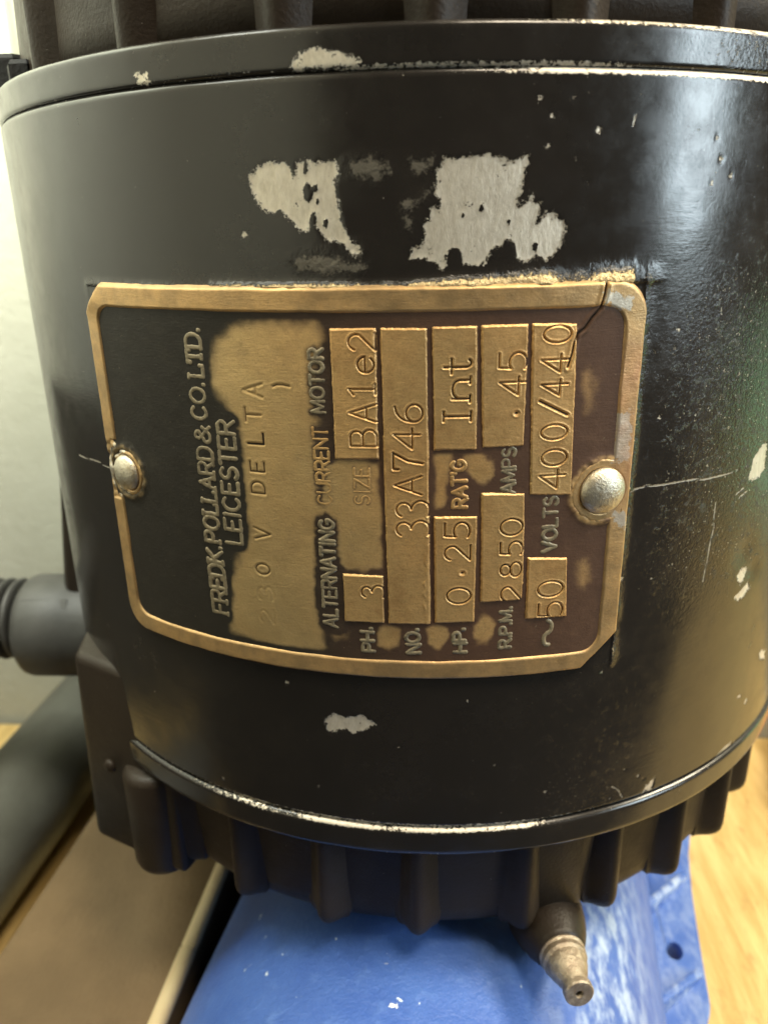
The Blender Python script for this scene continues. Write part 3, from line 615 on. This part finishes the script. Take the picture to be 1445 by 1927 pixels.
# --- cast wiring box and side lug at the left
lug = from_bm('side_lug', hexa([(-58.9, -47.0, -24.8), (-40, -56, -24.8), (-20, 0, -24.8), (-70, 0, -24.8),
                                (-58.3, -45.5, 12), (-40, -55, 12), (-20, 0, 12), (-66, 0, 12)], 1.5, 3), M_CAST, motor, ORG, smooth=True, angle=40)
bm = lathe([(0, 0), (4.2, 0), (4.9, 0.5), (5.3, 1.6), (5.3, 18.5), (4.9, 19.5), (3.8, 20), (0, 20)], 32, base=(-45.0, -50.2, -25.6))
from_bm('boss', bm, M_CAST, lug, ORG, smooth=True, angle=50)
bm = lathe([(0, 0), (1.3, 0), (1.1, 0.5), (0.6, 0.8), (0, 0.85)], 20, axis=(-0.45, -0.9, 0.05), base=(-52.6, -50.2, -6.6))
from_bm('screw', bm, M_CAST, lug, ORG, smooth=True)
tbox = from_bm('terminal_box', hexa([(-82, -4, -10), (-40, -8, -10), (-40, 50, -10), (-84, 50, -10),
                                     (-74.5, -4, 52), (-40, -8, 52), (-40, 50, 52), (-76, 50, 52)], 2.5, 3), M_CAST, motor, ORG, smooth=True, angle=40)
# --- cable gland and ribbed conduit leaving to the left
gl_base = (-74, 0, -7.6); gl_ax = (-1, 0, -0.012)
g = from_bm('cable_gland', lathe([(0, -8), (11.3, -8), (11.3, 5), (11.7, 5.6), (11.7, 14.6), (11.3, 15.8), (10.5, 16.5), (9.6, 16.8), (0, 16.8)], 56, axis=gl_ax, base=gl_base), M_RUBBER, motor, ORG, smooth=True, angle=35)
q_ = Vector(gl_ax).normalized()
cond_base = Vector(gl_base)+q_*16.0+Vector((0, 0, 1.6))
from_bm('flexible_conduit', lathe([(7.3, 0), (7.3, 60), (0, 60)], 48, axis=gl_ax, base=cond_base), M_DARKGAP, g, ORG, smooth=True, angle=40)
prof = [(7.0, 0), (8.4, 0.1), (9.15, 0.5), (9.3, 0.9), (9.1, 1.35), (8.4, 1.7), (7.0, 1.8)]
for k in range(14):
    if k == 0:
        first = from_bm('conduit_ring', lathe(prof, 48, axis=gl_ax, base=cond_base+q_*1.9), M_RUBBER, g, ORG, smooth=True)
    else:
        c = first.copy(); col.objects.link(c); c.parent = g
        c.location = q_*(2.9*k)*S
bm = hexa([(-89, -7.6, 0.2), (-78, -7.6, 0.2), (-78, -6.2, 1.8), (-89, -6.2, 1.8), (-89, -7.9, 0.5), (-78, -7.9, 0.5), (-78, -6.5, 2.1), (-89, -6.5, 2.1)], .15, 1)
from_bm('gland_key', bm, M_RUBBER, g, ORG)

# --- drain nipple on the lower bell
nb = Vector((19.2, -58.6, -26.4)); tip = Vector((21.9, -75.2, -24.0)); ax = (tip-nb).normalized(); L = (tip-nb).length
npl = from_bm('drain_nipple', lathe([(0, -3), (6.1, -3), (6.0, 2), (5.6, 4.2), (5.0, 6.2), (4.4, 7.6), (3.9, 8.6), (3.5, 9.6), (0, 9.8)], 40, axis=ax, base=nb), M_CAST, motor, ORG, smooth=True)
tp = from_bm('nipple_tip', lathe([(2.6, 8.8), (3.45, 9.0), (3.55, 9.8), (3.3, 10.1), (3.35, 11.0), (3.0, 11.4), (2.9, 12.4), (2.3, L-3.0), (1.9, L-2.0), (1.85, L-1.3), (2.15, L-1.05), (2.15, L-0.2), (1.95, L), (0.6, L), (0.55, L-0.2), (0.5, L-1.6), (0, L-1.6)], 40, axis=ax, base=nb), M_TIP, npl, ORG, smooth=True, angle=35)
from_bm('nipple_bore', lathe([(0, L-1.1), (0.55, L-1.1), (0.55, L-0.9), (0, L-0.9)], 20, axis=ax, base=nb), M_DARKGAP, npl, ORG)
# cast web that carries the nipple down from the bell wall
from_bm('nipple_web', hexa([(14.2, -63.6, -28.5), (25.2, -60.4, -28.5), (24.0, -50, -28.5), (14, -52, -28.5), (13.2, -67.0, -2), (26.6, -63.2, -2), (24, -50, -2), (14, -52, -2)], 3.0, 5), M_CAST, npl, ORG, smooth=True, angle=60)

# ================================================================ RATING PLATE
R0 = 70.45
def plate_pts(a, b, h):
    u, v = plate_uv(a, b)
    return on_cyl(u, v, R0+h).reshape(-1, 3)
def rrect_sd(a, b, hw, hh, rad):
    qx = np.abs(a)-hw+rad; qy = np.abs(b)-hh+rad
    return -(np.hypot(np.maximum(qx, 0), np.maximum(qy, 0))+np.minimum(np.maximum(qx, qy), 0)-rad)
def crack_d(a, b): return seg_dist(a, b, list(zip(CRACK[:-1], CRACK[1:])))
# raised words: strokes, gathered first because grime lies round them on the field
WORDS = []
for txt, (x0, y0), (x1, y1), h, style in RAISED:
    gap = 0.22
    tot = sum(GL[c][0]+(0.12 if style == 'serif' and c not in ".&'" else 0) for c in txt)+gap*(len(txt)-1)
    Lw = math.hypot(x1-x0, y1-y0); k = Lw/tot
    dirv = ((x1-x0)/Lw, (y1-y0)/Lw); pos = 0.0; segs = []
    hh_ = h
    for c in txt:
        wg = GL[c][0]+(0.12 if style == 'serif' and c not in ".&'" else 0)
        lines = list(GL[c][1])
        if style == 'serif' and c not in '.&COG':
            ex = []
            for ln in lines:
                for (p, q) in ((ln[0], ln[1]), (ln[-1], ln[-2])):
                    if (p[1] in (0, 1)) and abs(p[0]-q[0]) < 0.6 and abs(p[1]-q[1]) > .3: ex.append([(p[0]-.16, p[1]), (p[0]+.16, p[1])])
                    if c == 'T' and p[1] == 1 and q[1] == 1: ex.append([p, (p[0], .8)])
                    if c in 'LE' and p[0] == 1: ex.append([p, (p[0], .2 if p[1] == 0 else .8)])
            lines += ex
        ox, oy = x0+dirv[0]*pos*k, y0+dirv[1]*pos*k
        segs += glyph_segs(c, ox, oy, wg*k*0.98, hh_, lines)
        pos += wg+gap
    WORDS.append((txt, segs, h, style))

CLIPS = ((1, -1, 4.6), (-1, 1, 3.2))     # corners clipped straight
# --- field of the plate
CELL = 0.115
aa = np.arange(-PHW+0.8, PHW-0.79, CELL); bb = np.arange(-PHH+0.8, PHH-0.79, CELL)
A, B = np.meshgrid(aa, bb, indexing='ij')
h = (fbm(A, B, 6, 41)-0.5)*0.14+(fbm(A, B, 1.2, 44)-0.5)*0.03
worn = np.zeros(A.shape)
for k, Pw in WORN.items():
    soft = 3.0 if k in 'a' else (2.8 if k in 'ij' else 1.7)
    sd = poly_sd(A, B, Pw, 4.0)
    val = sstep(sd+(fbm(A, B, 1.6, 50)-0.5)*1.2, -soft*0.55, soft*0.55)
    worn = np.maximum(worn, val*dict(h=.45, i=.45, j=.5).get(k, 1))
halo = np.zeros(A.shape)
for txt, segs, hgt, style in WORDS:
    xs = [q for s_ in segs for q in (s_[0][0], s_[1][0])]; ys = [q for s_ in segs for q in (s_[0][1], s_[1][1])]
    m_ = (A > min(xs)-1.2) & (A < max(xs)+1.2) & (B > min(ys)-1.2) & (B < max(ys)+1.2)
    d = seg_dist(A[m_], B[m_], segs)
    amt = {'SIZE': 0.55, 'CURRENT': 0.42, 'MOTOR': 0.6, 'ALTERNATING': 0.95, 'LEICESTER': 0.9, "RAT'G": .45}.get(txt, 0.6)
    width = {'SIZE': 0.22, 'CURRENT': 0.40, 'MOTOR': .55}.get(txt, 0.75)
    halo[m_] = np.maximum(halo[m_], amt*np.exp(-(np.maximum(d-0.12, 0)/width)**2)*(0.55+0.9*(fbm(A[m_], B[m_], .8, 61)-0.2)))
worn = np.clip(worn-halo*1.15, 0, 1)
dirt = np.zeros(A.shape)
for i, (ch, ca, cb_, ha, wb) in enumerate(FIELDGLYPHS):
    segs = glyph_segs(ch, ca+ha/2, cb_-wb/2, wb, ha)
    m_ = (np.abs(A-ca) < ha/2+.8) & (np.abs(B-cb_) < wb/2+.8)
    d = seg_dist(A[m_], B[m_], segs)
    st = 0.35 if i < 2 else 1.0
    wd = 0.12 if ch in 'EDO0V' else (.15 if ch in 'L' else .12)
    g_ = np.exp(-(d/wd)**2)*st
    h[m_] += -0.10*g_+0.02*st*np.exp(-((d-0.34)/0.13)**2)
    dirt[m_] = np.maximum(dirt[m_], g_*(dict(L=.95, A=.35, T=.6, E=.75, D=.7).get(ch, .65)))
# dark channels between and around the panels, under the rim
for k, q in PANELS.items():
    sd = poly_sd(A, B, q, 3.0)
    worn *= 1-np.exp(-np.maximum(-sd, 0)**2/0.36)*(sd < 0)*(0.35 if k in ('3', 'BA1e2') else .9)
inner = rrect_sd(A, B, PHW-2.5, PHH-2.5, 2.2)
worn *= sstep(inner, 0.1, 1.0)
for ra, rb, rr in RIVETS:
    dr = np.hypot(A-ra, B-rb)
    h -= 0.25*np.exp(-((dr-rr-0.1)/0.5)**2)
    h += 0.22*np.exp(-((dr-rr-1.0)/0.6)**2)*(0.5+vnoise(A, B, .7, 71))
    dirt = np.maximum(dirt, 0.9*np.exp(-((dr-rr-0.1)/0.45)**2))
    worn = np.maximum(worn, np.exp(-((dr-rr-1.0)/0.5)**2)*fbm(A, B, .9, 72)*1.15*(1 if ra > 0 else .6))
cdist = crack_d(A, B)
h += -0.25*np.exp(-(cdist/0.14)**2)+0.15*np.exp(-((cdist-0.35)/0.2)**2)
dirt = np.maximum(dirt, np.exp(-(cdist/0.15)**2))
warm = sstep(A+0.12*B+(fbm(A, B, 8, 80)-.5)*10, -12, 16)
osd = rrect_sd(A, B, PHW, PHH, 3.6)
for sx, sy, cc in CLIPS: osd = np.minimum(osd, ((PHW+PHH-cc)-(sx*A+sy*B))/math.sqrt(2))
h = h-0.9*(1-sstep(osd, 0.35, 0.8))
plate = raw('rating_plate', plate_pts(A, B, h), gridfaces(len(aa), len(bb)), M_FIELD, motor, ORG, dict(worn=worn, dirt=dirt, warm=warm))

def masked(name, A, B, h, keep, mat, attrs, label=None):
    F = gridfaces(*A.shape); k = keep.ravel()
    F = F[k[F].any(1)]
    used = np.unique(F); remap = np.full(A.size, -1); remap[used] = np.arange(len(used))
    o = raw(name, plate_pts(A, B, h)[used], remap[F], mat, plate, ORG, {n: np.asarray(v).ravel()[used] for n, v in attrs.items()})
    return prop(o, label)

# --- raised rim
CE = 0.13
aa = np.arange(-PHW-.7, PHW+.71, CE); bb = np.arange(-PHH-.7, PHH+.71, CE)
A, B = np.meshgrid(aa, bb, indexing='ij')
wob = (fbm(A, B, 3, 90)-0.5)*0.14
osd = rrect_sd(A, B, PHW, PHH, 3.6)
# corners are clipped rather than round at the lower right and upper left
for sx, sy, cc in CLIPS:
    osd = np.minimum(osd, ((PHW+PHH-cc)-(sx*A+sy*B))/math.sqrt(2)+0.0)
isd = rrect_sd(A+0.1, B, PHW-2.25, PHH-2.3, 2.4)
sd = np.minimum(osd, -isd)+wob
for ra, rb, rr in RIVETS:
    dr = np.hypot(A-ra, B-rb)
    sd = np.maximum(sd, np.minimum(rr+(0.95 if ra > 0 else 0.6)-dr+(fbm(A, B, .9, 94)-.5)*.5, osd))
    sd = np.minimum(sd, dr-rr-0.05+wob*2)
ra, rb, rr = RIVETS[0]
sd = np.where((A < ra-0.5) & (np.abs(B-rb) < 4.2), np.minimum(sd, -0.1+0.5*(vnoise(A, B, .8, 93)-.4)), sd)
hr = 0.23*sstep(sd, -0.16, 0.12)-0.55*(1-sstep(sd, -0.5, -0.08))
hr += sstep(sd, 0, .3)*((fbm(A, B, 2.5, 95)-0.5)*0.10)
# hammered bent corner at the upper left
hr += 0.35*np.exp(-(((A+PHW-1.2)**2+(B-PHH+1.6)**2)/3.2))
cdist = crack_d(A, B)
hr += -0.42*np.exp(-(cdist/0.16)**2)+0.1*np.exp(-((cdist-0.4)/0.25)**2)*sstep(sd, 0, .3)
dirt = np.maximum(np.exp(-(cdist/0.15)**2), 0.75*sstep(-sd, 0.05, 0.35)*(isd > -1))
tin = np.zeros(A.shape)
for Pt in RIMTIN: tin = np.maximum(tin, np.clip(0.5+poly_sd(A, B, Pt)/1.6, 0, 1))
tin = np.maximum(tin, 0.8*np.exp(-((np.hypot(A-RIVETS[0][0], B-RIVETS[0][1])-3.4)/1.2)**2)*(A < -31))
masked('raised_rim', A, B, hr, sd > -0.6, M_RIM, dict(dirt=dirt, tin=tin, copper=sstep(A, PHW-3.2, PHW-1.8)*sstep(B, -6, 4)*sstep(20-B, 0, 4)*fbm(A, B, 3, 99)*1.5))

# --- raised panels with stamped figures
for key, quad in PANELS.items():
    (x0, y0), (x1, y1), (x2, y2), (x3, y3) = quad
    wp = ((x1-x0)+(x2-x3))/2; hp = ((y3-y0)+(y2-y1))/2
    pad = 0.42
    sv = np.arange(-pad, wp+pad+.01, 0.072)/wp; tv = np.arange(-pad, hp+pad+.01, 0.072)/hp
    s_, t_ = np.meshgrid(sv, tv, indexing='ij')
    A = (1-s_)*(1-t_)*x0+s_*(1-t_)*x1+s_*t_*x2+(1-s_)*t_*x3
    B = (1-s_)*(1-t_)*y0+s_*(1-t_)*y1+s_*t_*y2+(1-s_)*t_*y3
    sd = np.minimum(np.minimum(s_, 1-s_)*wp, np.minimum(t_, 1-t_)*hp)
    sd = sd+(fbm(A, B, 0.4, 100)-0.5)*0.10
    hgt = 0.21*sstep(sd, -0.09, 0.07)-0.22*(1-sstep(sd, -0.35, -0.08))
    hgt += (fbm(A, B, 2.2, 101)-0.5)*0.05+(fbm(A, B, .5, 103)-.5)*0.022
    hgt += 0.025*np.exp(-((sd-0.14)/0.10)**2)*fbm(A, B, 1.0, 109)
    dirt = 0.8*sstep(-sd, 0.0, 0.25)
    for ch, ca, cb_, ha, wb in GLYPHS[key]:
        lines = SERIF_I if ch == 'I' else None
        segs = glyph_segs(ch, ca+ha/2, cb_-wb/2, wb, ha, lines)
        m_ = (np.abs(A-ca) < ha/2+1) & (np.abs(B-cb_) < wb/2+1)
        d = seg_dist(A[m_], B[m_], segs)
        bold = {'/': 1.5, '.': 2.0, '7': 1.2}.get(ch, 1.0)
        if key in ('Int',): bold *= 1.2
        wd = 0.105*bold
        g_ = np.exp(-(d/wd)**2)
        hgt[m_] += -0.20*g_+0.05*np.exp(-((d-wd*2.0)/0.10)**2)
        shade = 0.95 if key in ('Int', '2850', '0.25', '50') or ch in '/.7' else 0.72
        dirt[m_] = np.maximum(dirt[m_], np.exp(-(d/(wd*0.75))**2)*(shade+0.3*(vnoise(A[m_], B[m_], .9, 105)-.5)))
    if key == '400/440':
        cdist = crack_d(A, B)
        hgt += -0.2*np.exp(-(cdist/0.13)**2)+0.08*np.exp(-((cdist-0.35)/0.2)**2)
        dirt = np.maximum(dirt, np.exp(-(cdist/0.13)**2))
    if key == '33A746':      # long burr near the right-hand edge
        jag = 5.35+(vnoise(B, B*0, .7, 107)-.5)*0.5-0.0*B+x0-0.9
        hgt += 0.09*np.exp(-((A-jag)/0.16)**2)*(B < -2)*vnoise(A, B, .8, 108)
    prop(raw('raised_panel', plate_pts(A, B, hgt), gridfaces(*A.shape), M_BRASS, plate, ORG, dict(dirt=dirt)), 'raised brass panel stamped '+key)

# --- raised words
for txt, segs, hw_, style in WORDS:
    xs = [q for s_ in segs for q in (s_[0][0], s_[1][0])]; ys = [q for s_ in segs for q in (s_[0][1], s_[1][1])]
    A, B = np.meshgrid(np.arange(min(xs)-.5, max(xs)+.5, 0.07), np.arange(min(ys)-.5, max(ys)+.5, 0.07), indexing='ij')
    d = seg_dist(A, B, segs)
    wst = {'serif': 0.19, 'sans': 0.15}[style]
    if txt == 'LEICESTER': wst = 0.20
    if txt == 'SIZE': wst = 0.11
    n_ = (fbm(A, B, 0.45, 120)-0.5)*0.24
    sd = wst-d+n_*0.6
    hgt = 0.085*sstep(sd, -0.09, 0.05)-0.16*(1-sstep(sd, -0.3, -0.08))+n_*0.06*(sd > 0)
    if txt in ('SIZE', 'CURRENT'): hgt -= 0.06
    mat_ = M_BRASS if txt in ('SIZE', 'CURRENT', "RAT'G") else M_LETTER
    masked('raised_word', A, B, hgt, sd > -0.28, mat_, dict(dirt=0.7*sstep(-sd, 0.0, 0.2)), 'raised lettering '+txt)

# --- rivets
for ra, rb, rr in RIVETS:
    u, v = plate_uv(ra, rb); t = u/70.0
    nrm = Vector((math.sin(t), -math.cos(t), 0)); base = nrm*(R0-0.3)+Vector((0, 0, v))
    prof = [(rr*0.98, 0)]+[(rr*math.cos(q), 0.45+1.35*rr/2.85*math.sin(q)) for q in np.linspace(0, math.pi/2, 14)[:-1]]+[(0, 0.45+1.35*rr/2.85)]
    from_bm('rivet', lathe(prof, 48, axis=nrm, base=base), M_RIVET, plate, ORG, smooth=True)

# ================================================================ THINGS ROUND THE MOTOR
# --- blue casting under the motor: an arched body with a bolting flange along its right side
ang = math.radians(9.0)
fw_ = Vector((math.sin(ang), math.cos(ang), 0)); rt_ = Vector((math.cos(ang), -math.sin(ang), 0))
B0 = Vector((3.0, 0, bench_z))
blue = thing('blue_casting', B0, 'blue chalky painted casting with a drilled flange lying under the motor', 'machine casting')
RA = 46.0; XC = 5.2
angs = np.linspace(math.radians(-4), math.radians(184), 46)
prof = [(XC+RA*math.cos(q), max(5.0+RA*math.sin(q), 0)) for q in angs[::-1]]
prof = np.array(prof); ts = np.concatenate([[-92, -92, -91.6, -90.6, -89], np.linspace(-87, 60, 90)])
Tt, Ii = np.meshgrid(ts, np.arange(len(prof)), indexing='ij')
shr = np.interp(Tt, [-92, -91.6, -90.6, -89], [0.955, 0.975, 0.992, 1.0]); shr[0] = 0.02
X = XC+(prof[Ii, 0]-XC)*shr; Y = prof[Ii, 1]*shr+(fbm(X+300, Tt+300, 30, 131)-.5)*1.0*(shr > .9)
V = np.stack([B0.x+rt_.x*X+fw_.x*Tt, B0.y+rt_.y*X+fw_.y*Tt, B0.z+Y], -1).reshape(-1, 3)
glareB = np.exp(-((X-37)/7.0)**2)  # highlight along the right of the arch, painted as a pale band
body_ = raw('casting_body', V, gridfaces(len(ts), len(prof))[:, ::-1], M_BLUE, blue, B0, dict(worn=glareB))
def flange():
    bm = bmesh.new(); x0, t0 = XC+RA-4, -34.5
    outer = [(x0, t0), (57.0, t0)]+[(57.0+4.2*math.sin(q), t0+8-8*math.cos(q)) for q in np.linspace(0.25, math.pi/2, 7)]+[(61.4, -14), (61.9, 1), (63.0, 14), (65.6, 27), (67.5, 40), (68, 55), (x0, 55)]
    top = 6.0
    ov = [bm.verts.new((x, t, top)) for x, t in outer]
    oe = [bm.edges.new((ov[i], ov[(i+1) % len(ov)])) for i in range(len(ov))]
    hv = [bm.verts.new((55.6+1.75*math.cos(2*math.pi*k/24), -16.2+2.3*math.sin(2*math.pi*k/24), top)) for k in range(24)]
    he = [bm.edges.new((hv[i], hv[(i+1) % 24])) for i in range(24)]
    bmesh.ops.triangle_fill(bm, edges=oe+he, use_beauty=True)
    res = bmesh.ops.extrude_face_region(bm, geom=bm.faces[:])
    for v in [g_ for g_ in res['geom'] if isinstance(g_, bmesh.types.BMVert)]: v.co.z = 0.0
    for v in bm.verts:
        x, t, z = v.co; v.co = B0+rt_*x+fw_*t+Vector((0, 0, z))
    return bm
fl = from_bm('flange', flange(), M_BLUE, blue, B0)
at = fl.data.attributes.new('worn', 'FLOAT', 'POINT'); at.data.foreach_set('value', [0.3]*len(fl.data.vertices))  # light from the right painted in as a paler flange
bv = fl.modifiers.new('bevel', 'BEVEL'); bv.width = 0.7*S; bv.segments = 2; bv.limit_method = 'ANGLE'
def web(x0, t0, x1, t1, th=0.9, rise=2.4):
    nx, nt = -(t1-t0), (x1-x0); n_ = math.hypot(nx, nt); nx, nt = nx/n_*th, nt/n_*th
    pts = []
    for z0, z1 in ((5.5, 5.5), (6.0+rise*1.6, 6.0+rise*0.6)):
        for (x, t, sg, zz) in ((x0, t0, -1, z0), (x1, t1, -1, z1), (x1, t1, 1, z1), (x0, t0, 1, z0)):
            pts.append(B0+rt_*(x+sg*nx)+fw_*(t+sg*nt)+Vector((0, 0, zz)))
    o = from_bm('stiffening_web', hexa(pts, 0.5, 3), M_BLUE, blue, B0, smooth=True, angle=50)
    at = o.data.attributes.new('worn', 'FLOAT', 'POINT'); at.data.foreach_set('value', [1.0]*len(o.data.vertices))  # webs paled throughout, their highlight put into the colour
    return o
web(50.5, -7.5, 60.8, 5.8); web(50.5, -32.0, 60.0, -21.5); web(50.5, 20, 63.5, 34)

# --- tan board lying at the left
ang2 = math.radians(4.3)
f2 = Vector((math.sin(ang2), math.cos(ang2), 0)); r2 = Vector((math.cos(ang2), -math.sin(ang2), 0))
def along(x, t, z): return Vector((0, 0, 0))+r2*x+f2*t+Vector((0, 0, z))
bx0, bx1 = -83.0, -44.6
BO = (-60, 0, bench_z)
board = thing('tan_board', BO, 'tan brown board with highlight painted pale along its rounded edge at lower left, beside the blue casting', 'board')
bm = hexa([along(bx0, -94, bench_z), along(bx1, -94, bench_z), along(bx1, 58, bench_z), along(bx0, 58, bench_z),
           along(bx0, -94, -60), along(bx1, -94, -60), along(bx1, 58, -60), along(bx0, 58, -60)], 1.2, 3)
from_bm('board_panel', bm, M_BOARD, board, BO, smooth=True, angle=50)
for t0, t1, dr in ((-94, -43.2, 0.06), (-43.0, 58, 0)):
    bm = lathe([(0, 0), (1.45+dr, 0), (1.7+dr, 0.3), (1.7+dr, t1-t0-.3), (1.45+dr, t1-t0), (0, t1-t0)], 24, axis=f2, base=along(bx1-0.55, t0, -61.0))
    from_bm('edge_highlight', bm, M_EDGE_LIT, board, BO, smooth=True, angle=40)

# --- grey pipe beside it
pb = along(-108, -94, bench_z+14.0)
bm = lathe([(0, 0), (11.5, 0), (14, 1.5), (14, 150), (11.5, 152), (0, 152)], 64, axis=f2, base=pb)
prop(from_bm('grey_pipe', bm, M_PIPE, smooth=True, angle=40), 'smooth grey painted pipe lying on bench left of the tan board', 'pipe')
# --- conduit on the wall
bm = lathe([(0, 0), (0.75, 0), (0.75, 600), (0, 600)], 24, base=(-103.4, 60.5, -80))
prop(from_bm('wall_conduit', bm, M_CONDUIT, smooth=True, angle=40), 'thin grey conduit running up the pale wall at the left edge', 'conduit')
# --- orange tool at the right edge
tool = thing('orange_tool', (118, 40, bench_z), 'blurred orange handled tool with a pale ferrule lying on bench at right edge', 'hand tool')
tool_o = (118, 40, bench_z)
bm = lathe([(0, 0), (7, 0.6), (9, 4), (9.0, 14), (8, 24), (8.6, 34), (6, 38), (0, 38)], 32, axis=(0.30, 1, 0), base=(112, 22, bench_z+9.0))
from_bm('handle', bm, M_ORANGE, tool, tool_o, smooth=True)
bm = lathe([(0, -22), (6.5, -22), (7.5, -20), (7.5, 0.4), (0, 0.4)], 32, axis=(0.30, 1, 0), base=(112, 22, bench_z+9.0))
from_bm('ferrule', bm, M_PALE, tool, tool_o, smooth=True, angle=40)
